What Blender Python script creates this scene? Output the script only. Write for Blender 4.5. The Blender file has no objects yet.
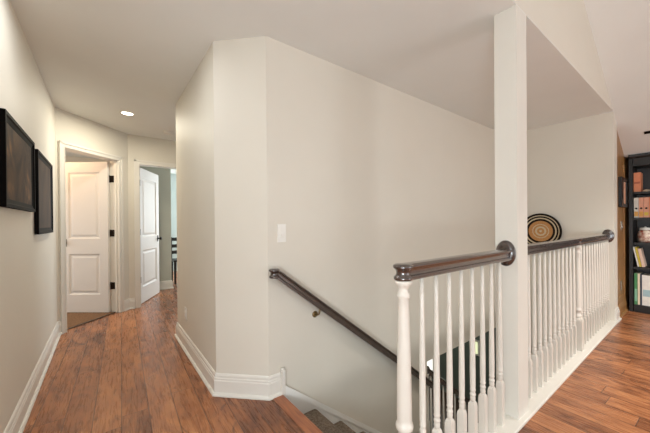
import bpy, bmesh, math, random
from mathutils import Vector, Matrix
random.seed(7)
PI = math.pi
sc = bpy.context.scene
C = sc.collection

# ------------------------------------------------------------------ camera
F, YAW, PITCH, ROLL, SY, CAMH = 292.62, 0.9239, -0.0034, -0.0082, 7.27, 1.1807
cam_d = bpy.data.cameras.new('camera'); cam = bpy.data.objects.new('camera', cam_d); C.objects.link(cam)
cam_d.sensor_fit = 'HORIZONTAL'; cam_d.sensor_width = 36.0; cam_d.lens = F/650*36.0
cam_d.shift_y = SY/650; cam_d.clip_start = 0.02; cam_d.clip_end = 100
_s, _c = math.sin(YAW), math.cos(YAW)
lat = Vector((_s, -_c, 0)); dep = Vector((_c, _s, 0)); up = Vector((0, 0, 1))
fw = dep*math.cos(PITCH) + up*math.sin(PITCH); u2 = -dep*math.sin(PITCH) + up*math.cos(PITCH)
cr, sr = math.cos(ROLL), math.sin(ROLL)
cx = lat*cr + u2*sr; cy = u2*cr - lat*sr
M = Matrix((cx, cy, -fw)).transposed().to_4x4(); M.translation = (0, 0, CAMH)
cam.matrix_world = M
sc.camera = cam

# ------------------------------------------------------------------ world, lights, exposure
w = bpy.data.worlds.new('world'); sc.world = w; w.use_nodes = True
w.node_tree.nodes['Background'].inputs[0].default_value = (0.75, 0.87, 1.0, 1)
w.node_tree.nodes['Background'].inputs[1].default_value = 1.0
sc.view_settings.view_transform = 'Standard'; sc.view_settings.look = 'None'
sc.view_settings.gamma = 1.0; sc.view_settings.use_curve_mapping = False
sc.view_settings.exposure = -0.08
sc.cycles.diffuse_bounces = 6; sc.cycles.max_bounces = 10

def area(name, loc, tgt, sx, sy, power, col):
    l = bpy.data.lights.new(name, 'AREA'); l.shape = 'RECTANGLE'; l.size = sx; l.size_y = sy
    l.energy = power; l.color = col
    o = bpy.data.objects.new(name, l); C.objects.link(o); o.location = loc
    d = Vector(tgt)-Vector(loc); o.rotation_euler = d.to_track_quat('-Z', 'Y').to_euler()
    return o
DAY = (0.95, 0.98, 1.0)
area('daylight_back_window', (0.1, -4.35, 1.30), (0.1, 0, 1.5), 2.2, 2.4, 6, DAY)
area('daylight_back_window_right', (3.4, -4.35, 1.30), (3.4, 0, 1.5), 2.2, 2.2, 70, DAY)
area('daylight_side_window', (-2.75, -1.8, 1.15), (0, -1.0, 1.3), 2.8, 2.0, 58, DAY)
area('hallway_turn_fill', (3.5, 4.2, 1.3), (0, 4.2, 1.4), 1.2, 2.0, 4, DAY)  # added fill brightening the far hall, no known window here
area('daylight_room_window', (3.0, 7.2, 1.5), (0.6, 6.6, 1.2), 1.4, 1.4, 95, (0.85, 0.95, 1.0))
area('daylight_bedroom_window', (-2.45, 5.6, 1.2), (0, 5.2, .9), 1.4, 1.4, 30, (0.92, 0.97, 1.0))
area('daylight_lower_window', (6.0, 4.0, -1.4), (2, 3.5, -2), 1.6, 1.2, 14, (0.9, 1.0, 0.95))
area('hall_fill', (-.04, 2.08, 2.42), (-.04, 2.08, 0), .15, .15, 6.5, (.93, .97, 1.0))  # unseen light added to lift the hall walls, has no fixture
def point(name, loc, power, col, r=0.1):
    l = bpy.data.lights.new(name, 'POINT'); l.energy = power; l.color = col; l.shadow_soft_size = r
    o = bpy.data.objects.new(name, l); C.objects.link(o); o.location = loc; return o
point('loft_fill', (-.85, -.55, 1.0), 138, (.84, .94, 1.0), .35)  # added soft fill standing in for bounced flash on ceiling and walls
v = area('vault_fill', (3.6, -1.0, 2.85), (3.6, -1.0, 0), .3, .3, 60, (1, .95, .88)); v.data.spread = math.radians(115)  # added downward fill that brightens the loft floor, no fixture
point('loft_side_fill', (2.2, -.7, .6), 4, (.92, .96, 1.0), .3)  # weak low fill added on the loft side, no lamp stands here
point('lower_room_fill', (4.3, 4.3, -.62), 30, (1.0, .95, .85), .12)  # added light that brightens the dark green walls below, no fixture
point('bedroom_lamp_light', (-.78, 4.98, 2.22), 17, (1.0, 0.62, 0.32), .15)

# ------------------------------------------------------------------ materials
def srgb(h):
    h = h.lstrip('#'); v = [int(h[i:i+2], 16)/255 for i in (0, 2, 4)]
    return tuple(((x/12.92) if x <= .04045 else ((x+.055)/1.055)**2.4) for x in v) + (1,)
def mat(name, col, rough=0.5, metal=0.0, noise=0.0, nscale=8.0, bump=0.0, bscale=200.0, spec=0.5, stretch=None, col2=None, emis=None, trans=0):
    m = bpy.data.materials.new(name); m.use_nodes = True; nt = m.node_tree; b = nt.nodes['Principled BSDF']
    c = srgb(col) if isinstance(col, str) else col
    b.inputs['Base Color'].default_value = c; b.inputs['Roughness'].default_value = rough
    b.inputs['Metallic'].default_value = metal; b.inputs['Specular IOR Level'].default_value = spec
    tc = nt.nodes.new('ShaderNodeTexCoord'); mp = nt.nodes.new('ShaderNodeMapping')
    nt.links.new(tc.outputs['Object'], mp.inputs[0])
    if stretch: mp.inputs['Scale'].default_value = stretch
    if noise or col2:
        n = nt.nodes.new('ShaderNodeTexNoise'); n.inputs['Scale'].default_value = nscale; n.inputs['Detail'].default_value = 4
        nt.links.new(mp.outputs[0], n.inputs['Vector'])
        r = nt.nodes.new('ShaderNodeValToRGB')
        c2 = srgb(col2) if col2 else tuple(x*(1-noise) for x in c[:3])+(1,)
        r.color_ramp.elements[0].position = .35; r.color_ramp.elements[1].position = .65
        r.color_ramp.elements[0].color = c2; r.color_ramp.elements[1].color = c
        nt.links.new(n.outputs['Fac'], r.inputs[0]); nt.links.new(r.outputs[0], b.inputs['Base Color'])
    if bump:
        n2 = nt.nodes.new('ShaderNodeTexNoise'); n2.inputs['Scale'].default_value = bscale
        nt.links.new(mp.outputs[0], n2.inputs['Vector'])
        bp = nt.nodes.new('ShaderNodeBump'); bp.inputs['Strength'].default_value = bump; bp.inputs['Distance'].default_value = .002
        nt.links.new(n2.outputs['Fac'], bp.inputs['Height']); nt.links.new(bp.outputs[0], b.inputs['Normal'])
    if emis:
        b.inputs['Emission Color'].default_value = emis[0]; b.inputs['Emission Strength'].default_value = emis[1]
    if trans:
        b.inputs['Transmission Weight'].default_value = trans
    return m
WALL = mat('beige_wall_paint', '#D9D3C6', .6, noise=.02, nscale=3, bump=.05)
CEIL = mat('ceiling_paint', '#E6E7E3', .8, noise=.02, nscale=3, bump=.05)
COLUMN = mat('soft_white_column_paint', '#D8D4CA', .45, noise=.015, nscale=6)
RAILW = mat('soft_white_baluster_paint', '#D3CCC1', .4, noise=.015, nscale=6)
TRIM = mat('white_trim_paint', '#E0DCD3', .35, noise=.015, nscale=6)
DOORM = mat('white_door_paint', '#E2DEDA', .6, noise=.015, nscale=5)
RAIL = mat('dark_walnut_gloss', '#40302A', .24, col2='#2A1D18', nscale=9, stretch=(3, 14, 14), bump=.04, bscale=60, spec=.9)
RAIL.node_tree.nodes['Principled BSDF'].inputs['Coat Weight'].default_value = 1.0
RAIL.node_tree.nodes['Principled BSDF'].inputs['Coat Roughness'].default_value = .18
BLACKW = mat('black_stained_wood', '#1E1B19', .4, col2='#141211', nscale=10, stretch=(6, 6, 1))
BLACKF = mat('black_frame_wood', '#0A0706', .55, noise=.3, nscale=20, spec=.06)
PANELW = mat('golden_brown_wood', '#A87C4A', .35, col2='#8A6238', nscale=6, stretch=(6, 6, .8), bump=.05)
HINGE = mat('dark_bronze_metal', '#2A201A', .4, .8, noise=.2)
CARPET = mat('grey_brown_carpet', '#8C7F70', .95, col2='#6A5E52', nscale=90, bump=.6, bscale=350, spec=.1)
SKIRT = mat('white_skirt_paint', '#EDEBE5', .4, noise=.015, nscale=6)
PLASTIC = mat('white_plastic', '#E6E3DB', .35, noise=.01)
NICKEL = mat('brushed_nickel', '#B8AFA3', .3, .9, noise=.1)
GREEN = mat('dark_green_wall_paint', '#68746A', .6, noise=.08, nscale=3)
SAGE = mat('sage_grey_wall_paint', '#B7B8AD', .6, noise=.02, nscale=3)
BLUEW = mat('pale_blue_wall_paint', '#AEB8B5', .6, noise=.02, nscale=3)
BROWNC = mat('brown_carpet', '#8C6E55', .95, col2='#775B45', nscale=60, bump=.4, bscale=300, spec=.1)
DARKFL = mat('dark_lower_floor', '#4A3626', .4, col2='#3A2A1E', nscale=8, stretch=(1, 8, 1))

def floor_material():
    m = bpy.data.materials.new('hickory_plank_floor'); m.use_nodes = True; nt = m.node_tree; N = nt.nodes; L = nt.links
    b = N['Principled BSDF']
    def node(t, **k):
        n = N.new(t)
        for a, v in k.items(): setattr(n, a, v)
        return n
    def mth(op, a, bb=None, clamp=False):
        n = node('ShaderNodeMath', operation=op, use_clamp=clamp)
        for i, v in enumerate((a, bb)):
            if v is None: continue
            if isinstance(v, (int, float)): n.inputs[i].default_value = v
            else: L.new(v, n.inputs[i])
        return n.outputs[0]
    tc = node('ShaderNodeTexCoord'); mp = node('ShaderNodeMapping')
    mp.inputs['Rotation'].default_value = (0, 0, 0.040)
    L.new(tc.outputs['Object'], mp.inputs[0])
    sp = node('ShaderNodeSeparateXYZ'); L.new(mp.outputs[0], sp.inputs[0])
    W = 0.142
    u = mth('DIVIDE', mth('ADD', sp.outputs[0], 9.951), W)
    ix = mth('FLOOR', u); fx = mth('FRACT', u)
    wn = node('ShaderNodeTexWhiteNoise', noise_dimensions='1D'); L.new(ix, wn.inputs['W'])
    v = mth('ADD', mth('DIVIDE', mth('ADD', sp.outputs[1], 20.0), 1.35), mth('MULTIPLY', wn.outputs[0], 7.0))
    iy = mth('FLOOR', v); fy = mth('FRACT', v)
    cmb = node('ShaderNodeCombineXYZ'); L.new(ix, cmb.inputs[0]); L.new(iy, cmb.inputs[1])
    wn2 = node('ShaderNodeTexWhiteNoise', noise_dimensions='3D'); L.new(cmb.outputs[0], wn2.inputs['Vector'])
    rnd = wn2.outputs['Value']
    # grain coordinates, shifted per plank
    off = node('ShaderNodeCombineXYZ')
    L.new(mth('MULTIPLY', rnd, 37.0), off.inputs[0]); L.new(mth('MULTIPLY', rnd, 91.0), off.inputs[1])
    va = node('ShaderNodeVectorMath', operation='ADD'); L.new(mp.outputs[0], va.inputs[0]); L.new(off.outputs[0], va.inputs[1])
    def noise(scale, sx, sy, detail=6, dist=0.0):
        mm = node('ShaderNodeMapping'); mm.inputs['Scale'].default_value = (sx, sy, 1); L.new(va.outputs[0], mm.inputs[0])
        n = node('ShaderNodeTexNoise'); n.inputs['Scale'].default_value = scale; n.inputs['Detail'].default_value = detail
        n.inputs['Roughness'].default_value = .62; n.inputs['Distortion'].default_value = dist
        L.new(mm.outputs[0], n.inputs['Vector']); return n.outputs['Fac']
    blot = noise(4.0, 1.6, .62, 6, 1.6); grain = noise(10.0, 5.0, .32, 6, 1.6); fine = noise(24, 8, .5, 3, .3)
    knot = noise(6.0, 1.6, .9, 2, 1.0)
    t = mth('ADD', mth('MULTIPLY', blot, .75), mth('ADD', mth('MULTIPLY', grain, .42), mth('MULTIPLY', fine, .15)))
    t = mth('ADD', t, mth('MULTIPLY', mth('SUBTRACT', rnd, .5), .19))
    r = node('ShaderNodeValToRGB'); L.new(t, r.inputs[0])
    e = r.color_ramp.elements; e[0].position = .38; e[0].color = srgb('#4A2B1A'); e[1].position = .92; e[1].color = srgb('#C4875A')
    a = e.new(.56); a.color = srgb('#7C4D32'); a = e.new(.70); a.color = srgb('#A26945')
    # dark knots
    kr = node('ShaderNodeValToRGB'); L.new(knot, kr.inputs[0])
    kr.color_ramp.elements[0].position = .63; kr.color_ramp.elements[0].color = (0, 0, 0, 1)
    kr.color_ramp.elements[1].position = .80; kr.color_ramp.elements[1].color = (1, 1, 1, 1)
    mx = node('ShaderNodeMix', data_type='RGBA'); L.new(kr.outputs[0], mx.inputs['Factor'])
    L.new(r.outputs[0], mx.inputs['A']); mx.inputs['B'].default_value = srgb('#42261A')
    # seams
    ex = mth('MINIMUM', fx, mth('SUBTRACT', 1.0, fx)); ey = mth('MINIMUM', fy, mth('SUBTRACT', 1.0, fy))
    s1 = mth('LESS_THAN', ex, .018); s2 = mth('LESS_THAN', ey, .0016); seam = mth('MAXIMUM', s1, s2)
    mx2 = node('ShaderNodeMix', data_type='RGBA'); L.new(mth('MULTIPLY', seam, .75), mx2.inputs['Factor'])
    L.new(mx.outputs['Result'], mx2.inputs['A']); mx2.inputs['B'].default_value = srgb('#3A2015')
    L.new(mx2.outputs['Result'], b.inputs['Base Color'])
    b.inputs['Roughness'].default_value = .30; b.inputs['Specular IOR Level'].default_value = .5
    L.new(mth('ADD', mth('MULTIPLY', grain, .25), .16), b.inputs['Roughness'])
    bp = node('ShaderNodeBump'); bp.inputs['Strength'].default_value = .35; bp.inputs['Distance'].default_value = .004
    hgt = mth('SUBTRACT', mth('ADD', mth('MULTIPLY', blot, .5), mth('MULTIPLY', grain, .5)), mth('MULTIPLY', seam, .6))
    L.new(hgt, bp.inputs['Height']); L.new(bp.outputs[0], b.inputs['Normal'])
    return m
FLOOR = floor_material()
NOSE = mat('red_brown_nosing_wood', '#B0714C', .3, col2='#8F553A', nscale=7, stretch=(10, 1, 4), bump=.1, bscale=60)

# ------------------------------------------------------------------ mesh helpers
def BM(): return bmesh.new()
def box(bm, x0, x1, y0, y1, z0, z1, mi=0, bev=0.0):
    vs = [bm.verts.new((x, y, z)) for z in (z0, z1) for x, y in ((x0, y0), (x1, y0), (x1, y1), (x0, y1))]
    fs = [bm.faces.new([vs[i] for i in f]) for f in ((3, 2, 1, 0), (4, 5, 6, 7), (0, 1, 5, 4), (1, 2, 6, 5), (2, 3, 7, 6), (3, 0, 4, 7))]
    for f in fs: f.material_index = mi
    if bev:
        es = list({e for f in fs for e in f.edges})
        bmesh.ops.bevel(bm, geom=es, offset=bev, segments=2, affect='EDGES', profile=.5, material=mi)
    return vs
def prism(bm, pts, z0, z1, mi=0):          # footprint polygon (ccw) extruded in z
    a = [bm.verts.new((p[0], p[1], z0)) for p in pts]; b = [bm.verts.new((p[0], p[1], z1)) for p in pts]
    n = len(pts)
    bm.faces.new(a[::-1]).material_index = mi; bm.faces.new(b).material_index = mi
    for i in range(n): bm.faces.new((a[i], a[(i+1) % n], b[(i+1) % n], b[i])).material_index = mi
def prism_y(bm, pts, y0, y1):              # (x,z) polygon extruded along y
    a = [bm.verts.new((p[0], y0, p[1])) for p in pts]; b = [bm.verts.new((p[0], y1, p[1])) for p in pts]
    n = len(pts); bm.faces.new(a); bm.faces.new(b[::-1])
    for i in range(n): bm.faces.new((a[(i+1) % n], a[i], b[i], b[(i+1) % n]))
def lathe(bm, prof, c, seg=24, axis='Z', sx=1.0, sy=1.0, cap=True, smooth=True, mi=0):
    # prof: (r, h); axis Z: along +z. axis X: along +x ; axis Y: along +y
    rings = []
    for r, h in prof:
        ring = []
        for k in range(seg):
            a = 2*PI*k/seg; p, q = r*math.cos(a)*sx, r*math.sin(a)*sy
            co = {'Z': (p, q, h), 'X': (h, p, q), 'Y': (q, h, p)}[axis]
            ring.append(bm.verts.new((co[0]+c[0], co[1]+c[1], co[2]+c[2])))
        rings.append(ring)
    for i in range(len(rings)-1):
        for k in range(seg):
            f = bm.faces.new((rings[i][k], rings[i][(k+1) % seg], rings[i+1][(k+1) % seg], rings[i+1][k])); f.smooth = smooth; f.material_index = mi
    if cap:
        bm.faces.new(rings[0][::-1]).material_index = mi; bm.faces.new(rings[-1]).material_index = mi
def square_post(bm, prof, c, mi=0):        # square section stack: (half, h)
    rings = [[bm.verts.new((c[0]+sx*r, c[1]+sy*r, c[2]+h)) for sx, sy in ((-1, -1), (1, -1), (1, 1), (-1, 1))] for r, h in prof]
    for i in range(len(rings)-1):
        for k in range(4): bm.faces.new((rings[i][k], rings[i][(k+1) % 4], rings[i+1][(k+1) % 4], rings[i+1][k]))
    bm.faces.new(rings[0][::-1]); bm.faces.new(rings[-1])
def sweep(bm, path, prof, closed_prof=True, smooth=False):
    # path: list of 3D points; prof: (side, up) polygon; side = tangent x Z
    P = [Vector(p) for p in path]; n = len(P); rings = []
    for i in range(n):
        t0 = (P[i]-P[i-1]).normalized() if i > 0 else None; t1 = (P[i+1]-P[i]).normalized() if i < n-1 else None
        t = ((t0 or t1)+(t1 or t0)).normalized()
        ref = (t1 or t0)
        s = t.cross(Vector((0, 0, 1)))
        if s.length < 1e-4: s = Vector((0, 1, 0))
        s.normalize(); sh = ref.cross(Vector((0, 0, 1)))
        k = 1.0
        if sh.length > 1e-4:
            sh.normalize(); k = 1/max(.3, s.dot(sh))
        upv = s.cross(t)
        ku = 1.0
        rings.append([bm.verts.new(P[i] + s*a*k + upv*b*ku) for a, b in prof])
    m = len(prof)
    for i in range(n-1):
        for k in range(m):
            f = bm.faces.new((rings[i][k], rings[i][(k+1) % m], rings[i+1][(k+1) % m], rings[i+1][k])); f.smooth = smooth
    bm.faces.new(rings[0][::-1]); bm.faces.new(rings[-1])
def tube(bm, path, r, seg=10): sweep(bm, path, [(r*math.cos(2*PI*k/seg), r*math.sin(2*PI*k/seg)) for k in range(seg)], smooth=True)
def orient(bm, base, ang):                 # rotate about z then move to base (for local-built shapes)
    bmesh.ops.transform(bm, matrix=Matrix.Translation(base) @ Matrix.Rotation(ang, 4, 'Z'), verts=bm.verts)

def tag(o, label=None, cat=None, group=None, kind=None):
    if label: o['label'] = label
    if cat: o['category'] = cat
    if group: o['group'] = group
    if kind: o['kind'] = kind
    return o
def world_loc(p):
    v = Vector((0, 0, 0))
    while p: v += p.location; p = p.parent
    return v
def obj(name, bm, m, parent=None, auto=True):
    bmesh.ops.recalc_face_normals(bm, faces=bm.faces)
    if parent: bmesh.ops.translate(bm, verts=bm.verts, vec=-world_loc(parent))
    me = bpy.data.meshes.new(name); bm.to_mesh(me); bm.free()
    for mm in (m if isinstance(m, (list, tuple)) else [m]): me.materials.append(mm)
    o = bpy.data.objects.new(name, me); C.objects.link(o); o.parent = parent
    return o
def thing(name, label, cat, loc, group=None, kind=None):
    o = bpy.data.objects.new(name, None); C.objects.link(o); o.location = loc; o.empty_display_size = .1
    return tag(o, label, cat, group, kind)
def struct(name, bm, m, label=None, cat=None): return tag(obj(name, bm, m), label, cat, kind='structure')

# ------------------------------------------------------------------ dimensions
H = 2.44
XL, XA, YA, Y2, XC, YS, YR = -0.408, 0.611, 2.073, 3.399, 0.880, 1.807, 0.684
XK, DK, WK, XE, XW = 1.919, 0.121, 0.153, 4.70, 4.89
SX, SYY = -0.408, 4.227                    # start of the angled wall
YD, XD = 4.907, 0.272
R2 = math.sqrt(.5)
RY = 0.735                                 # railing line
XB = 5.45                                  # bookcase front
def vault(x): return 2.475 - .54*(x-4.62)
RIDGE = 1.2
def A(t, n=0.0): return (SX+R2*t-R2*n, SYY+R2*t+R2*n)     # along the angled wall, n = depth behind its face

# ------------------------------------------------------------------ floors
b = BM()
box(b, -2.9, 6.0, -4.5, .80, -.28, 0)
box(b, -.55, .90, .80, 3.40, -.28, 0)
prism(b, [(-.55, 3.40), (3.6, 3.40), (3.6, YD+.06), (.30, YD+.06), A(.93, .06), A(-.05, .06), (-.55, SYY)], -.28, 0)
box(b, .36, 3.6, YD+.06, 8.2, -.28, 0)
struct('floor', b, FLOOR, 'hand scraped reddish brown hickory plank floor through hallway and loft', 'floor')
b = BM(); prism(b, [A(-.05, .06), A(.93, .06), (.30, 7.2), (-2.6, 7.2), (-2.6, SYY)], -.28, .004)
struct('floor_bedroom', b, BROWNC, 'brown carpet floor beyond the left hallway door', 'floor')
b = BM(); box(b, .40, 6.4, .82, 6.6, -2.92, -2.72)
struct('floor_lower', b, DARKFL, 'dark lower storey floor below the stairwell', 'floor')
b = BM(); box(b, .80, 6.4, 1.95, 6.6, -.40, -.29)
struct('ceiling_lower', b, CEIL, 'lower storey ceiling beyond the stairwell', 'ceiling')
b = BM(); box(b, .895, .972, .815, YS-.004, -.03, .004, bev=.004)
struct('trim_1', b, NOSE, 'reddish wood nosing board at the top of the stairs', 'nosing')
b = BM(); box(b, .955, XE, .655, .818, .0005, .020, bev=.004)
box(b, .975, XE, .806, .826, -.30, .0)
struct('trim_2', b, TRIM, 'white shoe plate under the stair railings', 'trim')
b = BM(); sweep(b, [(*A(.09, .06), .004), (*A(.80, .06), .004)], [(-.02, 0), (.02, 0), (.012, .006), (-.012, .006)])
struct('trim_3', b, DARKFL, 'dark transition strip under the left hallway door', 'threshold')

# ------------------------------------------------------------------ ceilings and vault
b = BM(); box(b, -3.0, 4.70, YR+DK, 8.3, H, H+.1); box(b, -2.9, 4.684, YR, YR+DK, H, H+.003)
struct('ceiling', b, CEIL, 'flat ceiling over hallway and stairwell', 'ceiling')
zr = vault(RIDGE); xl = -2.9; SLL = .45; zl = zr-SLL*(RIDGE-xl)
b = BM()
prism_y(b, [(5.47, vault(5.47)), (RIDGE, zr), (xl, zl), (xl, zl+.12), (RIDGE, zr+.12), (5.47, vault(5.47)+.12)], -4.5, YR+DK)
box(b, 5.47, 6.0, -4.5, YR+DK, vault(5.47), vault(5.47)+.12)
struct('ceiling_vault', b, CEIL, 'sloped vaulted ceiling of the loft room', 'ceiling')
b = BM()
prism_y(b, [(xl, H+.003), (4.684, H+.003), (RIDGE, zr), (xl, zl)], YR, YR+DK)
struct('wall_header', b, WALL, 'gable wall above the stair opening', 'wall')

# ------------------------------------------------------------------ walls
b = BM(); box(b, XL-.12, XL, YR, SYY, 0, H); struct('wall_left', b, WALL, 'beige left hallway wall with two black pictures', 'wall')
b = BM(); box(b, xl, XL-.12, YR, YR+DK, 0, H); struct('wall_loft', b, WALL, 'loft wall left of the hallway', 'wall')
b = BM()
prism(b, [(XA, Y2), (XA, YA), (XC, YS), (XE, YS), (XE, YS+.13), (XC+.05, YS+.13), (XA+.12, YA+.05), (XA+.12, Y2-.12), (3.6, Y2-.12), (3.6, Y2)], 0, H)
struct('wall_center', b, WALL, 'beige wall block with angled corner between hallway and stairwell', 'wall')
b = BM(); box(b, .976, 2.69, YS, YS+.13, -2.72, 0); box(b, 2.69, XE, YS, YS+.13, -.285, 0)
struct('wall_stair', b, WALL, 'beige stairwell wall below the upper floor', 'wall')
b = BM(); box(b, XE, XW, YR, YS+.13, -2.72, H)
prism_y(b, [(XE, H-.001), (XE, vault(XE)+.05), (XW, vault(XW)+.05), (XW, H-.001)], YR, YR+.14)
struct('wall_end', b, WALL, 'beige end wall of the stairwell with woven disc', 'wall')
b = BM(); box(b, XK, XK+WK, YR, YR+DK, 0.0, H)
struct('column', b, COLUMN, 'square white column between the two stair railings', 'column')
b = BM(); prism_y(b, [(XW, 0), (6.0, 0), (6.0, 2.1), (5.47, vault(5.47)+.05), (XW, vault(XW)+.05)], YR+.012, YR+.12)
struct('wall_right', b, PANELW, 'golden brown wood panelled wall beside the black bookcase', 'wall')
b = BM(); box(b, 5.98, 6.1, -4.5, YR+.1, 0, 2.1); struct('wall_knee', b, WALL, 'low knee wall behind the black bookcase', 'wall')
# loft walls behind the camera, with real window openings
def window_wall(name, horiz, pos, lo, hi, ztop, opens, thick, lab):
    b = BM(); cur = lo
    def bx(a0, a1, z0, z1):
        if horiz: box(b, a0, a1, pos-thick, pos, z0, z1)
        else: box(b, pos-thick, pos, a0, a1, z0, z1)
    for a0, a1, z0, z1 in opens:
        bx(cur, a0, 0, ztop); bx(a0, a1, 0, z0); bx(a0, a1, z1, ztop); cur = a1
    bx(cur, hi, 0, ztop)
    struct(name, b, WALL, lab, 'wall')
ops_b = [(-1.0, 1.2, .1, 2.7), (2.3, 4.5, .1, 2.4)]
b = BM()
prism_y(b, [(xl, 0), (-1.0, 0), (-1.0, zl+SLL*(-1.0-xl)), (xl, zl)], -4.6, -4.5)
box(b, -1.0, 1.2, -4.6, -4.5, 0, .1); prism_y(b, [(-1.0, 2.7), (1.2, 2.7), (1.2, zr), (-1.0, zl+SLL*(-1.0-xl))], -4.6, -4.5)
prism_y(b, [(1.2, 0), (2.3, 0), (2.3, vault(2.3)), (1.2, zr)], -4.6, -4.5)
box(b, 2.3, 4.5, -4.6, -4.5, 0, .1); prism_y(b, [(2.3, 2.4), (4.5, 2.4), (4.5, vault(4.5)), (2.3, vault(2.3))], -4.6, -4.5)
prism_y(b, [(4.5, 0), (6.0, 0), (6.0, 2.0), (5.47, vault(5.47)), (4.5, vault(4.5))], -4.6, -4.5)
struct('wall_back', b, WALL, 'loft back wall with two windows', 'wall')
window_wall('wall_side', False, xl, -4.5, YR+DK, zl+.05, [(-3.3, -.3, .1, 2.25)], .1, 'loft side wall with a window')
def window(name, horiz, pos, a0, a1, z0, z1):
    b = BM(); t = .05
    def bx(p0, p1, q0, q1):
        if horiz: box(b, p0, p1, pos-.09, pos-.03, q0, q1)
        else: box(b, pos-.09, pos-.03, p0, p1, q0, q1)
    bx(a0, a0+t, z0, z1); bx(a1-t, a1, z0, z1); bx(a0+t, a1-t, z0, z0+t); bx(a0+t, a1-t, z1-t, z1); bx((a0+a1)/2-.02, (a0+a1)/2+.02, z0+t, z1-t)
    struct(name, b, TRIM, 'white framed loft window behind the viewpoint', 'window')
window('window_1', True, -4.5, -1.0, 1.2, .1, 2.7); window('window_2', True, -4.5, 2.3, 4.5, .1, 2.4)
window('window_3', False, xl, -3.3, -.3, .1, 2.25)

# angled wall with door 1
def seg_wall(bm, t0, t1, z0, z1, th=.12):
    prism(bm, [A(t0), A(t1), A(t1, th), A(t0, th)], z0, z1)
DT0, DT1, DH = .092, .795, 2.03
TC = .9617
b = BM()
seg_wall(b, 0, DT0-.012, 0, H); seg_wall(b, DT0-.012, DT1+.012, DH+.012, H)
prism(b, [A(DT1+.012), A(TC), (XD, YD+.12), A(DT1+.012, .12)], 0, H)
struct('wall_angled', b, WALL, 'angled wall at hallway end holding the left door', 'wall')
D20, D21 = .405, 1.165
b = BM(); box(b, XD, D20-.012, YD, YD+.12, 0, H); box(b, D20-.012, D21+.012, YD, YD+.12, DH+.012, H); box(b, D21+.012, 3.6, YD, YD+.12, 0, H)
struct('wall_hall_end', b, WALL, 'hallway end wall holding the right door', 'wall')
b = BM(); box(b, .31, .40, YD+.12, 8.2, 0, H); struct('wall_partition', b, SAGE, 'partition between the two rooms at hallway end', 'wall')
b = BM(); box(b, .40, .985, 6.0, 6.1, 0, H); box(b, .90, .985, 6.1, 8.2, 0, H); struct('wall_room', b, SAGE, 'sage grey wall inside the right hand room', 'wall')
b = BM(); box(b, .985, 3.6, 8.1, 8.2, 0, H); struct('wall_room_far', b, BLUEW, 'pale blue far wall inside the right hand room', 'wall')
b = BM(); box(b, 3.5, 3.6, YD+.12, 8.1, 0, H); struct('wall_room_side', b, SAGE, 'side wall inside the right hand room', 'wall')
b = BM(); box(b, 3.6, 3.7, Y2, YD, 0, .25); box(b, 3.6, 3.7, Y2, YD, 2.3, H); struct('wall_hall_side', b, WALL, 'end of the hallway turning right', 'wall')
b = BM(); box(b, -2.7, .31, 7.1, 7.2, 0, H); box(b, -2.7, -2.6, SYY-.1, 7.1, 0, H); box(b, -2.7, XL-.12, SYY-.12, SYY, 0, H)
struct('wall_bedroom', b, WALL, 'walls of the bedroom beyond the left door', 'wall')
# lower storey
b = BM(); box(b, 6.2, 6.3, .8, 6.6, -2.72, -.29); box(b, .4, 6.2, 6.5, 6.6, -2.72, -.29); box(b, .4, .5, YS+.13, 6.5, -2.72, -.29)
box(b, XW, 6.2, .72, .82, -2.72, -.29)
struct('wall_lower', b, GREEN, 'dark green lower storey walls seen through the stair balusters', 'wall')
b = BM(); box(b, .5, XE, .70, .80, -2.72, -.28); box(b, .5, .96, .80, YS+.13, -2.72, -.29)
struct('wall_under_railing', b, WALL, 'stairwell wall under the railing', 'wall')
DAYG = mat('daylit_window_pane', '#FFFFFF', .5, emis=((1.0, 1.0, .93, 1), 1.3))
DAYY = mat('daylit_garden_window_pane', '#F2F5C8', .5, emis=((.80, .86, .52, 1), 1.0))
for nm, yy0, yy1, z0, z1, mm, lb in (('window_4', 3.99, 4.40, -2.32, -2.0, DAYG, 'bright lower storey window past the lower newel'),
                          ('window_5', 2.94, 3.07, -1.565, -1.33, DAYY, 'small yellow green lower storey window behind the balusters')):
    b = BM(); box(b, 6.16, 6.2, yy0-.04, yy1+.04, z0-.04, z1+.04)
    f = struct(nm, b, TRIM, lb, 'window')
    b = BM(); box(b, 6.148, 6.16, yy0, yy1, z0, z1); obj('pane', b, mm, f)

# ------------------------------------------------------------------ baseboards and casings
BP = [(0, 0), (.030, 0), (.030, .010), (.022, .020), (.016, .022), (.016, .100), (.013, .106), (.013, .116), (.009, .122), (.009, .136), (.004, .146), (0, .148)]
def baseboard(name, path, lab, flip=1, m=TRIM, prof=BP):
    b = BM(); sweep(b, [(p[0], p[1], 0.0005) for p in path], [(a*flip, c) for a, c in prof]); struct(name, b, m, lab, 'baseboard')
baseboard('baseboard_left', [(XL, YR), (XL, SYY), A(DT0-.062)], 'white baseboard along the left hallway wall')
baseboard('baseboard_center', [(XC+.095, YS), (XC, YS), (XA, YA), (XA, Y2), (3.5, Y2)], 'white baseboard around the angled wall corner', -1)
baseboard('baseboard_hall_end', [A(DT1+.062), (XD, YD), (D20-.067, YD)], 'short white baseboard between the two doors')
baseboard('baseboard_end', [(XE+.01, YR), (XW, YR), (XW, YR+.012)], 'white baseboard on the stairwell end wall')
baseboard('baseboard_right', [(XW+.002, YR+.012), (XB+.02, YR+.012)], 'brown wood baseboard beside the bookcase', 1, PANELW)
baseboard('baseboard_room', [(.40, 6.0), (.985, 6.0), (.985, 6.2)], 'white baseboard inside the right hand room')
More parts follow.
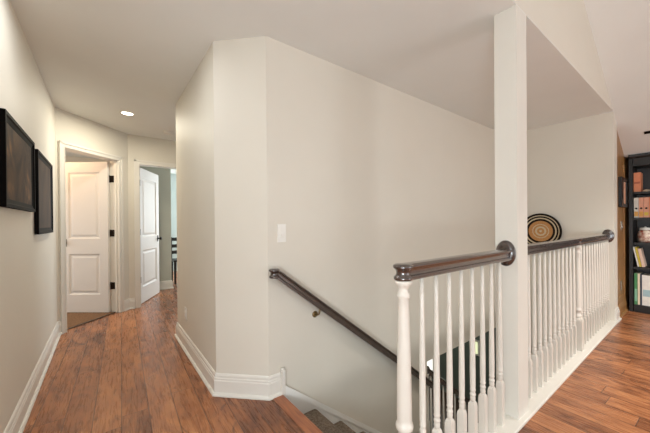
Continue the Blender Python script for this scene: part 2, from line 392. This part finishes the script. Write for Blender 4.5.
b = BM(); box(b, XC+.083, XC+.112, YS-.030, YS, -.02, .165, bev=.004); lathe(b, [(.013, 0), (.016, .004), (.016, .010), (.010, .014), (.004, .018)], (XC+.0975, YS-.015, .165), 12)
struct('trim_4', b, TRIM, 'white plinth block ending the baseboard at the stair top', 'trim')

def casing(name, d0, d1, ztop, to_xy, lab, depth=.12):
    # boards on both sides and head; inner thin band plus thicker outer band; jambs through the wall
    b = BM(); w = .062
    def P(t0, t1, n0, n1, z0, z1): prism(b, [to_xy(t0, n0), to_xy(t1, n0), to_xy(t1, n1), to_xy(t0, n1)], z0, z1)
    for s, e in ((d0, -1), (d1, 1)):
        P(*sorted((s, s+e*w)), -.014, 0, 0.001, ztop+w); P(*sorted((s+e*(w-.022), s+e*w)), -.022, -.0139, 0.001, ztop+w); P(*sorted((s+e*.004, s+e*.012)), -.018, -.0139, 0.001, ztop+.004)
        P(*sorted((s, s+e*.012)), .0001, depth, 0.001, ztop)
        P(*sorted((s-e*.009, s)), .022, .048, .001, ztop)
    P(d0, d1, -.014, 0, ztop, ztop+w); P(d0-w, d1+w, -.022, -.0139, ztop+w-.022, ztop+w); P(d0, d1, -.018, -.0139, ztop+.004, ztop+.012)
    P(d0-.012, d1+.012, .0001, depth, ztop, ztop+.012)
    struct(name, b, TRIM, lab, 'door casing')
casing('trim_5', DT0, DT1, DH, A, 'white casing around the left hallway door')
casing('trim_6', D20, D21, DH, lambda t, n=0: (t, YD+n), 'white casing around the right hallway door')

# ------------------------------------------------------------------ doors
def door(name, hinge, ang, width, lab, jamb_pts, knob_side=1, thick=.036):
    # leaf in local space: x from 0 (hinge) to width, y from 0 to thick
    d = thing(name, lab, 'door', (hinge[0], hinge[1], 0), kind='structure')
    b = BM(); Ht = 2.015; z0 = .012; st = .112
    rails = [(z0, z0+.235), (z0+.235+.545, z0+.235+.545+.20), (Ht-.135, Ht)]
    box(b, .001, st, 0, thick, z0, Ht); box(b, width-st, width, 0, thick, z0, Ht)
    for a, c in rails: box(b, st, width-st, 0, thick, a, c)
    for a, c in ((rails[0][1], rails[1][0]), (rails[1][1], rails[2][0])):
        box(b, st, width-st, .012, thick-.012, a, c)
        # moulded bevel around the opening, and the raised field, on both faces
        x0, x1 = st, width-st
        for yf, yr in ((0.0, .012), (thick, thick-.012)):
            o = [(x0, a), (x1, a), (x1, c), (x0, c)]; m_ = .018; i_ = [(x0+m_, a+m_), (x1-m_, a+m_), (x1-m_, c-m_), (x0+m_, c-m_)]
            vo = [b.verts.new((p[0], yf, p[1])) for p in o]; vi = [b.verts.new((p[0], yr, p[1])) for p in i_]
            for k in range(4): b.faces.new((vo[k], vo[(k+1) % 4], vi[(k+1) % 4], vi[k]))
            g = .032; h_ = .055; yt = yr+(yf-yr)*.65
            o = [(x0+g, a+g), (x1-g, a+g), (x1-g, c-g), (x0+g, c-g)]; i_ = [(x0+h_, a+h_), (x1-h_, a+h_), (x1-h_, c-h_), (x0+h_, c-h_)]
            vo = [b.verts.new((p[0], yr, p[1])) for p in o]; vi = [b.verts.new((p[0], yt, p[1])) for p in i_]
            for k in range(4): b.faces.new((vo[k], vo[(k+1) % 4], vi[(k+1) % 4], vi[k]))
            b.faces.new(vi)
    orient(b, (hinge[0], hinge[1], 0), ang); lf = obj('door_leaf', b, DOORM, d)
    for zc in (.36, 1.065, 1.79):
        b = BM(); box(b, -.004, .036, -.004*knob_side if knob_side > 0 else thick-.001, .0 if knob_side > 0 else thick+.004, zc-.045, zc+.045)
        lathe(b, [(.009, zc-.047), (.009, zc+.047)], (-.006, 0 if knob_side > 0 else thick, 0), 10)
        orient(b, (hinge[0], hinge[1], 0), ang)
        p0, p1, n0, n1 = jamb_pts
        prism(b, [(p0[0], p0[1]), (p1[0], p1[1]), (p1[0]+n1[0], p1[1]+n1[1]), (p0[0]+n1[0], p0[1]+n1[1])], zc-.045, zc+.045)
        h = obj('hinge', b, HINGE, d); h['label'] = 'dark bronze hinge'
    b = BM(); zk = .94
    for yy, s in ((0, -1), (thick, 1)):
        lathe(b, [(.028, 0), (.028, s*.006), (.012, s*.010), (.010, s*.034), (.024, s*.042), (.027, s*.052), (.022, s*.062), (.006, s*.066)], (width-.062, yy, zk), 16, 'Y')
        box(b, width-.062-.024, width-.062+.024, *sorted((yy, yy+s*.005)), zk-.05, zk+.05, bev=.002)
    orient(b, (hinge[0], hinge[1], 0), ang); k = obj('door_knob', b, HINGE, d); k['label'] = 'dark bronze door knob'
    return d
# door 1: hinged on the right jamb at the back of the wall, open square into the room
hp = A(DT1-.004, .124)
jf = (A(DT1-.001, .060), A(DT1-.001, .118), None, (-R2*.003, -R2*.003))
door('door_1', hp, math.atan2(.62, -.78), .648, 'white two panel door standing open at the left of hallway end', jf, 1)
hp2 = (D20+.006, YD+.124)
door('door_2', hp2, math.radians(63.5), .758, 'white two panel door open into the sage grey room', ((D20+.001, YD+.08), (D20+.001, YD+.118), None, (.003, 0)), 1)

# ------------------------------------------------------------------ staircase
RISE, RUN, X0 = .190, .245, .972
st = thing('staircase', 'carpeted staircase descending beside the beige wall', 'staircase', (X0, 1.3, -2.72))
for k in range(1, 14):
    zt = -RISE*k; x0 = X0+RUN*(k-1); b = BM()
    box(b, x0, x0+RUN+.028, .832, YS-.024, zt-.05, zt, bev=.018)
    box(b, x0+.001, x0+RUN+.002, .833, YS-.025, -2.72, zt-.03)
    o = obj('step', b, CARPET, st)
def stringer(y0, y1):
    b = BM(); sl = RISE/RUN
    def z(x): return .030-sl*(x-.995)*1.0
    pts = [(.972, -.28), (.972, .045), (.99, .040), (4.60, z(4.60)), (4.60, max(-2.72, z(4.6)-.45))]
    prism_y(b, pts, y0, y1)
    prism_y(b, [(.975, .045), (.99, .060), (4.60, z(4.60)+.018), (4.60, z(4.60)-.010), (.99, .012)], y0-.006 if y0 > 1 else y1, y0 if y0 > 1 else y1+.006)
    o = obj('skirt_board', b, SKIRT, st); o['label'] = 'white skirt board beside the steps'
stringer(YS-.022, YS-.002); stringer(.829, .831)

# ------------------------------------------------------------------ railings
_h = [(.027, 0), (.030, .004), (.030, .012), (.027, .016), (.0225, .019), (.0212, .026), (.0214, .036), (.0235, .043), (.0305, .047), (.0325, .052), (.030, .058), (.020, .063), (.007, .065)]
RP = _h + [(-x, z) for x, z in reversed(_h)]
ZR = .953                                  # underside of the handrail
def baluster(parent, x, y, z0, ztop, src=None):
    if src:
        o = src.copy(); C.objects.link(o); o.location = Vector((x, y, z0)) - world_loc(parent); o.parent = parent; return o
    b = BM(); hgt = ztop-z0
    square_post(b, [(.0165, 0), (.0165, .225), (.0150, .240), (.0095, .252)], (0, 0, 0))
    lathe(b, [(.0105, .248), (.0118, .256), (.0132, .266), (.0120, .276), (.0115, .279), (.0145, .283), (.0145, .289), (.0118, .293), (.0116, .302), (.0140, .306), (.0140, .311), (.0125, .315),
              (.0135, .34), (.0138, .40), (.0122, .60), (.0098, .80), (.0085, hgt+.002)], (0, 0, 0), 14)
    me = bpy.data.meshes.new('baluster'); bmesh.ops.recalc_face_normals(b, faces=b.faces); b.to_mesh(me); b.free(); me.materials.append(RAILW)
    o = bpy.data.objects.new('baluster', me); C.objects.link(o); o.parent = parent; o.location = Vector((x, y, z0)) - world_loc(parent); return o
def newel(parent, x, y, z0, ztop, s=1.0, low=.0):
    b = BM()
    square_post(b, [(.043*s, 0), (.043*s, .255), (.038*s, .275), (.024*s, .29)], (x, y, z0))
    pr = [(.024, .285), (.029, .294), (.032, .302), (.032, .309), (.026, .316), (.0225, .328), (.0235, .336), (.0275, .343), (.0335, .350), (.0345, .360), (.0325, .369), (.0275, .374),
          (.0285, .39), (.0290, .44), (.0278, .55), (.0248, .70), (.0220, .81), (.0208, .860), (.0255, .866), (.0268, .874), (.0240, .882), (.0195, .888), (.0190, .900), (.0260, .912), (.0340, .918), (.0350, .924), (.0350, ztop-z0)]
    lathe(b, [(r*s, h) for r, h in pr], (x, y, z0), 24)
    return obj('newel_post', b, RAILW, parent)
def rosette(parent, x, y, z, d):
    b = BM(); lathe(b, [(1.0, 0), (1.0, .008*d), (.93, .014*d), (.86, .015*d), (.82, .019*d), (.74, .022*d), (.3, .023*d)], (x, y, z), 36, 'X', .054, .077)
    # lathe radii are scaled by the oval's half axes
    return tag(obj('rosette', b, RAIL, parent), 'dark oval rosette')
def railing(name, lab, x0, x1, ZR):
    t = thing(name, lab, 'railing', (x0, RY, .02))
    b = BM(); sweep(b, [(x0, RY, ZR), (x1, RY, ZR)], RP); obj('handrail', b, RAIL, t)
    return t
ZR2 = ZR+.010
tL = railing('stair_railing', 'nearer white stair railing with dark handrail left of the column', .947, XK-.022, ZR)
b = BM(); capp = [(.033, 0), (.0375, .004), (.0375, .012), (.033, .016), (.0295, .020), (.0275, .029), (.0290, .038), (.0345, .044), (.0395, .049), (.0405, .053), (.0385, .059), (.030, .063), (.015, .0648), (.003, .0655)]
lathe(b, capp, (.940, RY, ZR), 28); obj('end_cap', b, RAIL, tL)
newel(tL, .940, RY, .02, ZR)
rosette(tL, XK-.0005, RY+.010, .990, -1)
proto = None
for x in (1.061, 1.166, 1.271, 1.379, 1.486, 1.594, 1.699, 1.803):
    o = baluster(tL, x, RY, .02, ZR, proto); proto = proto or o
tR = railing('stair_railing', 'far white stair railing running from the column to the end wall', XK+WK, XE-.022, ZR2)
newel(tR, 3.408, RY, .02, ZR2, .86)
rosette(tR, XE-.0005, RY, 1.0, -1)
b = BM(); lathe(b, capp, (3.408, RY, ZR2-.001), 28); obj('newel_cap', b, RAIL, tR)
n = 13
xs = [XK+WK+.062+i*(3.408-XK-WK-.10)/(n-1)*1.0 for i in range(n)]
xs = [2.13+i*.1045 for i in range(12)] + [3.408+.1045*(i+1) for i in range(12)]
protoR = None
for x in xs:
    o = baluster(tR, x, RY, .02, ZR2, protoR); protoR = protoR or o

# handrail on the stairwell wall
sl = math.tan(math.radians(37.2)); YH = YS-.062
t = thing('wall_handrail', 'dark sloping handrail fixed to the beige stairwell wall', 'handrail', (.89, YS, .86))
b = BM(); xa, za = .895, .830
P = [(xa, YH, za), (xa+.02, YH, za-.010), (xa+.05, YH, za-.034), (2.70, YH, za-.034-sl*(2.70-xa-.05))]
RPs = [(a*.95, c*.95-.012) for a, c in RP]
sweep(b, P, RPs); obj('rail', b, RAIL, t)
b = BM(); lathe(b, [(r*.92, h*.95-.010) for r, h in capp], (xa, YH, za), 24); obj('rail_end', b, RAIL, t)
BRASS = mat('aged_brass', '#8E7650', .3, .9, noise=.2)
for x in (1.262, 2.30):
    zz = za-.034-sl*(x-xa-.05)-.012
    b = BM(); lathe(b, [(.024, 0), (.024, -.006), (.015, -.012)], (x, YS, zz-.050), 16, 'Y')
    tube(b, [(x, YS-.005, zz-.050), (x, YS-.035, zz-.048), (x, YS-.055, zz-.035), (x, YH, zz+.004)], .006, 8)
    tag(obj('bracket', b, BRASS, t), 'small aged brass bracket')

# lower flight railing
t = thing('lower_stair_railing', 'lower staircase railing with white balusters seen below through the nearer railing', 'railing', (2.73, YS+.05, -1.5))
def zl_(x): return -.430-sl*(x-2.75)
b = BM(); sweep(b, [(2.75, YS+.05, zl_(2.75)), (4.45, YS+.05, zl_(4.45))], RPs); obj('handrail', b, RAIL, t)
b = BM(); lathe(b, [(.03, 0), (.037, .004), (.037, .016), (.028, .022), (.028, .034), (.038, .042), (.040, .050), (.034, .064), (.015, .072), (.003, .075)], (2.745, YS+.05, zl_(2.75)-.005), 24); obj('newel_cap', b, RAIL, t)
b = BM(); lathe(b, [(.036, 0), (.036, .3), (.028, .32), (.026, .8), (.033, .83)], (2.745, YS+.05, zl_(2.75)-.005-.83), 20); obj('newel_post', b, TRIM, t)
pl = None
for i in range(13):
    x = 2.83+i*.1225; 
    if pl is None:
        b = BM(); square_post(b, [(.016, 0), (.016, .25), (.010, .27)], (x, YS+.05, zl_(x)-.95)); lathe(b, [(.013, .265), (.014, .4), (.0085, .965)], (x, YS+.05, zl_(x)-.95), 12)
        pl = obj('baluster', b, TRIM, t); xb = x
    else:
        o = pl.copy(); C.objects.link(o); o.parent = t; o.location = pl.location + Vector((x-xb, 0, zl_(x)-zl_(xb)))

# ------------------------------------------------------------------ pictures on the left wall
def art_mat(name, cols, scale):
    m = bpy.data.materials.new(name); m.use_nodes = True; nt = m.node_tree; b = nt.nodes['Principled BSDF']
    tc = nt.nodes.new('ShaderNodeTexCoord'); n = nt.nodes.new('ShaderNodeTexNoise'); n.inputs['Scale'].default_value = scale; n.inputs['Detail'].default_value = 5; n.inputs['Distortion'].default_value = .8
    nt.links.new(tc.outputs['Object'], n.inputs['Vector']); r = nt.nodes.new('ShaderNodeValToRGB')
    e = r.color_ramp.elements; e[0].position = .38; e[0].color = srgb(cols[0]); e[1].position = .72; e[1].color = srgb(cols[-1])
    for i, c in enumerate(cols[1:-1]): q = e.new(.38+.34*(i+1)/(len(cols)-1)); q.color = srgb(c)
    nt.links.new(n.outputs['Fac'], r.inputs[0]); nt.links.new(r.outputs[0], b.inputs['Base Color']); b.inputs['Roughness'].default_value = .6; b.inputs['Specular IOR Level'].default_value = .15
    return m
ART1 = art_mat('dark_figure_painting', ['#2A1D13', '#3E2C1D', '#523B26', '#80592F'], 5.5)
ART2 = art_mat('dark_plain_painting', ['#3A2B20', '#4A3829', '#5A4635'], 3)
def picture(lab, y0, y1, z0, z1, fw_, art, dep=.024):
    x = XL+.004; t = thing('framed_picture', lab, 'picture', (x, (y0+y1)/2, z0), 'black framed pictures on the hallway wall')
    b = BM()
    # mitred moulding: outer and inner loops at three heights
    loops = [(0, 0), (0, dep), (fw_*.35, dep), (fw_*.45, dep*.75), (fw_*.85, dep*.55), (fw_, dep*.4), (fw_, 0)]
    R = []
    for ins, hh in loops:
        R.append([b.verts.new((x+hh, yy, zz)) for yy, zz in ((y0+ins, z0+ins), (y1-ins, z0+ins), (y1-ins, z1-ins), (y0+ins, z1-ins))])
    for i in range(len(R)):
        q = R[(i+1) % len(R)]
        for k in range(4): b.faces.new((R[i][k], R[i][(k+1) % 4], q[(k+1) % 4], q[k]))
    obj('frame', b, BLACKF, t)
    b = BM(); box(b, x+.002, x+.012, y0+fw_-.004, y1-fw_+.004, z0+fw_-.004, z1-fw_+.004); obj('painting', b, art, t)
picture('wide black framed dark painting nearer the viewer on left wall', 2.085, 2.845, 1.272, 1.752, .05, ART1)
picture('taller black framed picture nearer the door on left wall', 2.975, 3.735, 1.112, 1.738, .05, ART2)

# ------------------------------------------------------------------ switches and outlets
def plate_thing(name, lab, cat, base, right, nrm, w, h, rocker, m=PLASTIC):
    r = Vector(right); n = Vector(nrm); u = Vector((0, 0, 1)); t = thing(name, lab, cat, base)
    def local(bm, c0):
        Mx = Matrix((r, n, u)).transposed().to_4x4(); Mx.translation = c0; bmesh.ops.transform(bm, matrix=Mx, verts=bm.verts)
    b = BM(); box(b, -w/2, w/2, .0005, .006, -h/2, h/2, bev=.002); local(b, Vector(base)); obj('cover_plate', b, m, t)
    if rocker:
        b = BM(); prism_y(b, [(-.016, -.033), (.016, -.033), (.016, .033), (-.016, .033)], .006, .009); local(b, Vector(base)); obj('rocker', b, m, t)
        b = BM(); box(b, -.012, .012, .009, .016, -.030, -.008, bev=.003); local(b, Vector(base)); obj('toggle', b, m, t)
    else:
        for zc in (-.020, .020):
            b = BM(); lathe(b, [(.0165, 0), (.0165, .003), (.015, .004)], (0, .006, zc), 16, 'Y'); local(b, Vector(base)); obj('socket', b, m, t)
plate_thing('light_switch', 'white light switch on the beige stairwell wall', 'light switch', (.984, YS, 1.111), (1, 0, 0), (0, -1, 0), .068, .125, True)
plate_thing('wall_outlet', 'small beige wall outlet low on the hallway corner wall', 'outlet', (XA, 3.00, .335), (0, -1, 0), (-1, 0, 0), .07, .115, False)
plate_thing('light_switch', 'metal switch plate on the brown wood wall beneath small picture', 'light switch', (5.23, YR+.012, 1.115), (1, 0, 0), (0, -1, 0), .075, .12, True, NICKEL)
plate_thing('wall_outlet', 'metal outlet plate low on the brown wood wall', 'outlet', (5.18, YR+.012, .36), (1, 0, 0), (0, -1, 0), .075, .12, False, NICKEL)

# ------------------------------------------------------------------ hallway ceiling fittings
LAMP = mat('glowing_lamp_lens', '#FFF6E6', .5, emis=((1.0, .90, .74, 1), 6.0))
cxl, cyl = .222, 4.0
t = thing('recessed_light', 'lit round recessed light in the hallway ceiling', 'ceiling light', (cxl, cyl, H))
b = BM(); lathe(b, [(.075, 0), (.075, -.004), (.068, -.007), (.058, -.003), (.056, -.001), (.056, 0)], (cxl, cyl, H), 32, cap=False); obj('trim_ring', b, TRIM, t)
b = BM(); lathe(b, [(.056, -.0005), (.030, -.002), (.002, -.0025)], (cxl, cyl, H), 28); obj('lens', b, LAMP, t)
l = bpy.data.lights.new('recessed_lamp', 'AREA'); l.shape = 'DISK'; l.size = .1; l.energy = 16; l.color = (1, .93, .76)
o = bpy.data.objects.new('recessed_lamp', l); C.objects.link(o); o.location = (cxl, cyl, H-.02); 
t = thing('smoke_detector', 'white round smoke detector on the hallway ceiling', 'smoke detector', (.706, 4.461, H))
b = BM(); lathe(b, [(.065, 0), (.065, -.008), (.060, -.012)], (.706, 4.461, H), 28); obj('base', b, PLASTIC, t)
b = BM(); lathe(b, [(.055, -.012), (.053, -.028), (.040, -.035), (.010, -.037)], (.706, 4.461, H), 28); obj('cover', b, PLASTIC, t)

# ------------------------------------------------------------------ woven disc on the end wall
STRAW = mat('tan_woven_straw', '#CC9A66', .85, col2='#B07C4A', nscale=120, bump=.6, bscale=160, spec=.2)
PALE = mat('pale_woven_straw', '#D6C6A8', .85, col2='#BFAE8E', nscale=120, bump=.6, bscale=160, spec=.2)
BLK = mat('black_woven_straw', '#241B15', .8, col2='#17110D', nscale=120, bump=.6, bscale=160, spec=.2)
R0 = .232; yc, zc_ = 1.392, 1.045
b = BM(); N = 44; seg = 64; rings = []
for i in range(N+1):
    r = R0*(1-i/N); base_d = .012+.030*(r/R0)**2
    rings.append([b.verts.new((XE-.004-base_d-.0018*(i % 2), yc+max(r, .0008)*math.cos(2*PI*k/seg), zc_+max(r, .0008)*math.sin(2*PI*k/seg))) for k in range(seg)])
def ringmat(q):                            # q = radius / R0
    if q > .90: return 2
    if q > .86: return 1
    if q > .78: return 2
    if q > .70: return 1
    if q > .60: return 2
    if .19 < q < .27 or q < .07 or .36 < q < .40: return 1
    return 0
for i in range(N):
    for k in range(seg):
        f = b.faces.new((rings[i][k], rings[i][(k+1) % seg], rings[i+1][(k+1) % seg], rings[i+1][k])); f.material_index = ringmat(1-(i+.5)/N); f.smooth = True
back = [b.verts.new((XE-.003, yc+R0*.72*math.cos(2*PI*k/seg), zc_+R0*.72*math.sin(2*PI*k/seg))) for k in range(seg)]
for k in range(seg):
    b.faces.new((rings[0][(k+1) % seg], rings[0][k], back[k], back[(k+1) % seg])).material_index = 2
b.faces.new(back).material_index = 0
t = thing('woven_disc', 'round black and tan woven basket disc hung on the stairwell end wall', 'basket', (XE, yc, zc_-R0))
obj('coiled_disc', b, [STRAW, PALE, BLK], t)
b = BM(); pth = [(XE-.044, yc+R0*math.cos(2*PI*k/40), zc_+R0*math.sin(2*PI*k/40)) for k in range(41)]
for k in range(40):
    pass
segs = 8; rr = []
for k in range(48):
    a = 2*PI*k/48; rr.append([b.verts.new((XE-.043+.006*math.sin(2*PI*j/segs), yc+(R0+.006*math.cos(2*PI*j/segs))*math.cos(a), zc_+(R0+.006*math.cos(2*PI*j/segs))*math.sin(a))) for j in range(segs)])
for k in range(48):
    for j in range(segs):
        b.faces.new((rr[k][j], rr[(k+1) % 48][j], rr[(k+1) % 48][(j+1) % segs], rr[k][(j+1) % segs])).smooth = True
obj('rim', b, BLK, t)

# ------------------------------------------------------------------ bookcase and contents
YB0, YB1 = -.42, YR-.03                    # right end, left end (beside the brown wall)
ZT = 2.03
t = thing('bookcase', 'tall black bookcase at the right edge beside the brown wall', 'bookcase', (XB+.15, (YB0+YB1)/2, 0))
SH = [.095, .580, .895, 1.215, 1.545, 1.875]
b = BM(); box(b, XB, XB+.34, YB1-.034, YB1, 0, ZT-.02); obj('side_panel', b, BLACKW, t)
b = BM(); box(b, XB, XB+.34, YB0, YB0+.040, 0, ZT-.02); obj('side_panel', b, BLACKW, t)
b = BM(); box(b, XB+.32, XB+.34, YB0+.04, YB1-.04, .02, ZT-.02); obj('back_panel', b, BLACKW, t)
b = BM(); box(b, XB+.005, XB+.32, YB0+.04, YB1-.04, 0, SH[0]); obj('plinth', b, BLACKW, t)
for z in SH[1:5]:
    b = BM(); box(b, XB+.008, XB+.32, YB0+.04, YB1-.04, z-.028, z); obj('shelf', b, BLACKW, t)
b = BM(); box(b, XB-.004, XB+.32, YB0+.04, YB1-.04, SH[5], ZT-.02)
box(b, XB-.012, XB-.004, YB0, YB1, SH[5], SH[5]+.022); prism_y(b, [(XB-.004, ZT-.055), (XB-.020, ZT-.035), (XB-.024, ZT-.005), (XB-.004, ZT-.005)], YB0, YB1)
obj('crown', b, BLACKW, t)

def cmat(n, c, r=.55): return mat(n, c, r, noise=.08, nscale=30)
COLS = {k: cmat(k+'_cover', v) for k, v in dict(orange='#D98A63', salmon='#E0A488', cream='#E8DCC0', pale='#DCD8CC', yellow='#D9C04A', green='#4F8F5A', mint='#8CC0A0', navy='#26344A', sky='#A9C6CC', white='#ECEAE2', rust='#A8583C', gold='#D9A24E', pink='#E5C8B4').items()}
PAPER = mat('book_paper', '#E9E0CC', .8, noise=.05, nscale=60)
def book(lab, y, z, thick, height, depth, col, lean=0.0, group=None, band=None, x=None, cat='book', name='book', ringhole=False):
    x = XB+.03 if x is None else x
    base = Vector((x+depth/2, y, z)); o = thing(name, lab, cat, base, group)
    def fin(b, nm, m):
        bmesh.ops.transform(b, matrix=Matrix.Translation(base) @ Matrix.Rotation(lean, 4, 'X'), verts=b.verts); return obj(nm, b, m, o)
    d = depth/2; h = thick/2
    b = BM(); box(b, -d, -d+.003, -h, h, 0, height); box(b, -d+.003, d, -h, -h+.0025, 0, height); box(b, -d+.003, d, h-.0025, h, 0, height); fin(b, 'cover', col)
    b = BM(); box(b, -d+.003, d-.004, -h+.0025, h-.0025, .003, height-.003); fin(b, 'pages', PAPER)
    if band:
        b = BM(); box(b, -d-.0008, -d, -h*.85, h*.85, height*band[0], height*band[1]); fin(b, 'spine_label', band[2])
    if ringhole:
        b = BM(); 
        lathe(b, [(.011, 0), (.011, -.002), (.008, -.003), (.008, 0)], (-d, 0, height*.46), 16, 'X', cap=False); lathe(b, [(.008, -.0005), (.001, -.0006)], (-d, 0, height*.46), 12, 'X')
        fin(b, 'finger_ring', BLACKF)
def Yp(px): return .618-(px-633)*.0085     # shelf position from the left
# shelf A
G = 'books and binders in the black bookcase'
book('orange slipcase with dark band at the left of the top shelf', .583, SH[4], .062, .25, .20, COLS['orange'], 0, None, (.42, .52, COLS['rust']))
t = thing('shell_ornament', 'small cream scalloped ornament lying on the top shelf', 'ornament', (XB+.10, .505, SH[4]))
b = BM(); prof = []
for i in range(9):
    a = PI/2*i/8; prof.append((.038*math.cos(a)+.002, .030*math.sin(a)))
lathe(b, prof, (XB+.10, .505, SH[4]), 24)
for v in b.verts:
    a = math.atan2(v.co.y-.505, v.co.x-XB-.10); k = 1+.12*math.cos(8*a); v.co.x = XB+.10+(v.co.x-XB-.10)*k; v.co.y = .505+(v.co.y-.505)*k
obj('shell', b, COLS['cream'], t)
book('brown book lying flat against the back of the top shelf', .40, SH[4], .10, .035, .18, COLS['rust'])
# shelf B: binders with finger rings
for lab, y, c, bd in (('pale grey binder first from left on the second shelf', .592, 'pale', (.06, .30, COLS['gold'])), ('salmon binder second from left on the second shelf', .548, 'salmon', (.06, .30, COLS['gold'])),
                      ('salmon binder third from left on the second shelf', .504, 'salmon', (.10, .26, COLS['yellow'])), ('orange binder fourth from left on the second shelf', .460, 'orange', (.06, .30, COLS['gold'])),
                      ('cream binder fifth from left on the second shelf', .416, 'cream', (.06, .30, COLS['rust']))):
    book(lab, y, SH[3], .041, .255, .22, COLS[c], 0, 'ring binders on the second shelf', bd, None, 'binder', 'ring_binder', True)
# shelf C: jar of potpourri
jx, jy, jz = XB+.11, .520, SH[2]
t = thing('glass_jar', 'patterned jar with pale lid on the middle shelf', 'jar', (jx, jy, jz))
JAR = mat('mottled_red_and_cream_jar', '#E4D6C4', .25, col2='#9A4A38', nscale=28)
b = BM(); lathe(b, [(.050, 0), (.062, .010), (.070, .050), (.070, .105), (.060, .145), (.050, .160)], (jx, jy, jz), 28); obj('body', b, JAR, t)
b = BM(); lathe(b, [(.054, .160), (.056, .164), (.056, .182), (.050, .188), (.014, .192), (.010, .200), (.002, .204)], (jx, jy, jz), 28); obj('lid', b, COLS['white'], t)
b = BM(); lathe(b, [(.0515, .155), (.0545, .157), (.0545, .1595)], (jx, jy, jz), 28); obj('neck_band', b, BLACKF, t)
# shelf D: leaning books
for i, (lab, c, th, hh) in enumerate((('thin white book leaning left on the fourth shelf', 'white', .013, .255), ('yellow book leaning between white and pink books', 'yellow', .018, .25), ('pale pink book leaning rightmost of the fourth shelf trio', 'pink', .026, .235))):
    book(lab, .575-[0, .0195, .046][i], SH[1]+.004, th, hh, .19, COLS[c], -.17, 'leaning books on the fourth shelf')
# shelf E: bottom shelf
for lab, y, c, th, hh, bd in (('green book at the left end of the bottom shelf', .598, 'green', .028, .40, (.1, .5, COLS['mint'])), ('cream book beside the green book on the bottom shelf', .572, 'cream', .020, .40, None), ('narrow navy book on the bottom shelf', .552, 'navy', .014, .395, None),
                              ('white magazine box with pale blue band on the bottom shelf', .500, 'white', .088, .385, (.30, .52, COLS['sky'])), ('pale blue magazine box right of the white box on the bottom shelf', .408, 'sky', .088, .385, (.6, .8, COLS['white']))):
    book(lab, y, SH[0], th, hh, .24, COLS[c], 0, None, bd, None, 'magazine box' if 'box' in lab else 'book', 'magazine_box' if 'box' in lab else 'book')

# brown wall: raised stiles, small picture
b = BM()
for z0, z1 in ((.15, .24), (.60, .70), (1.17, 1.26), (1.74, 1.80)): box(b, XW+.005, XB, YR+.006, YR+.0125, z0, z1)
box(b, XB-.05, XB, YR+.004, YR+.0125, .15, 1.9)
struct('trim_7', b, PANELW, 'flat wood rails on the brown wall beside the bookcase', 'trim')
t = thing('small_framed_picture', 'small dark framed picture on the brown wood wall', 'picture', (5.24, YR, 1.345))
b = BM(); px0, px1, pz0, pz1 = 5.03, 5.42, 1.345, 1.715
for a in ((px0, px1, pz0, pz0+.045), (px0, px1, pz1-.045, pz1)): box(b, a[0], a[1], YR-.022, YR+.010, a[2], a[3], bev=.004)
for a in ((px0, px0+.11), (px1-.05, px1)): box(b, a[0], a[1], YR-.022, YR+.010, pz0+.045, pz1-.045)
obj('frame', b, BLACKW, t)
b = BM(); box(b, px0+.11, px1-.05, YR-.010, YR+.006, pz0+.045, pz1-.045); obj('print', b, art_mat('salmon_print', ['#C98F6E', '#E3B79C', '#EBD8C4'], 6), t)

# dark slim bar on the sloped ceiling
t = thing('ceiling_vent', 'dark slim bar vent on the sloped ceiling above the bookcase', 'ceiling vent', (5.10, .35, vault(5.10)))
b = BM(); zz = vault(5.10)
for s0, s1, d in ((-.015, .015, .010),):
    vs = []
    for yy in (.484, .12):
        for dx, dz in ((s0, 0), (s1, 0), (s1, -d), (s0, -d)): vs.append(b.verts.new((5.10+dx, yy, zz-.54*dx+dz-.001)))
    for f in ((0, 1, 2, 3), (7, 6, 5, 4), (0, 4, 5, 1), (1, 5, 6, 2), (2, 6, 7, 3), (3, 7, 4, 0)): b.faces.new([vs[i] for i in f])
obj('grille', b, BLACKF, t)

# dark chair in the right hand room
cx0, cy0 = 1.30, 6.55
t = thing('dark_chair', 'dark wooden chair inside the room beyond the right door', 'chair', (cx0, cy0, 0))
b = BM(); box(b, cx0-.22, cx0+.22, cy0-.21, cy0+.21, .43, .47, bev=.01); obj('seat', b, BLACKW, t)
for sx in (-1, 1):
    for sy in (-1, 1):
        b = BM(); square_post(b, [(.016, 0), (.022, .43)], (cx0+sx*.19, cy0+sy*.18, 0)); obj('leg', b, BLACKW, t)
b = BM()
for sx in (-1, 1): box(b, cx0+sx*.20-.02, cx0+sx*.20+.02, cy0+.18, cy0+.22, .47, .91)
for z in (.56, .69, .83): box(b, cx0-.18, cx0+.18, cy0+.19, cy0+.21, z, z+.07)
obj('backrest', b, BLACKW, t)
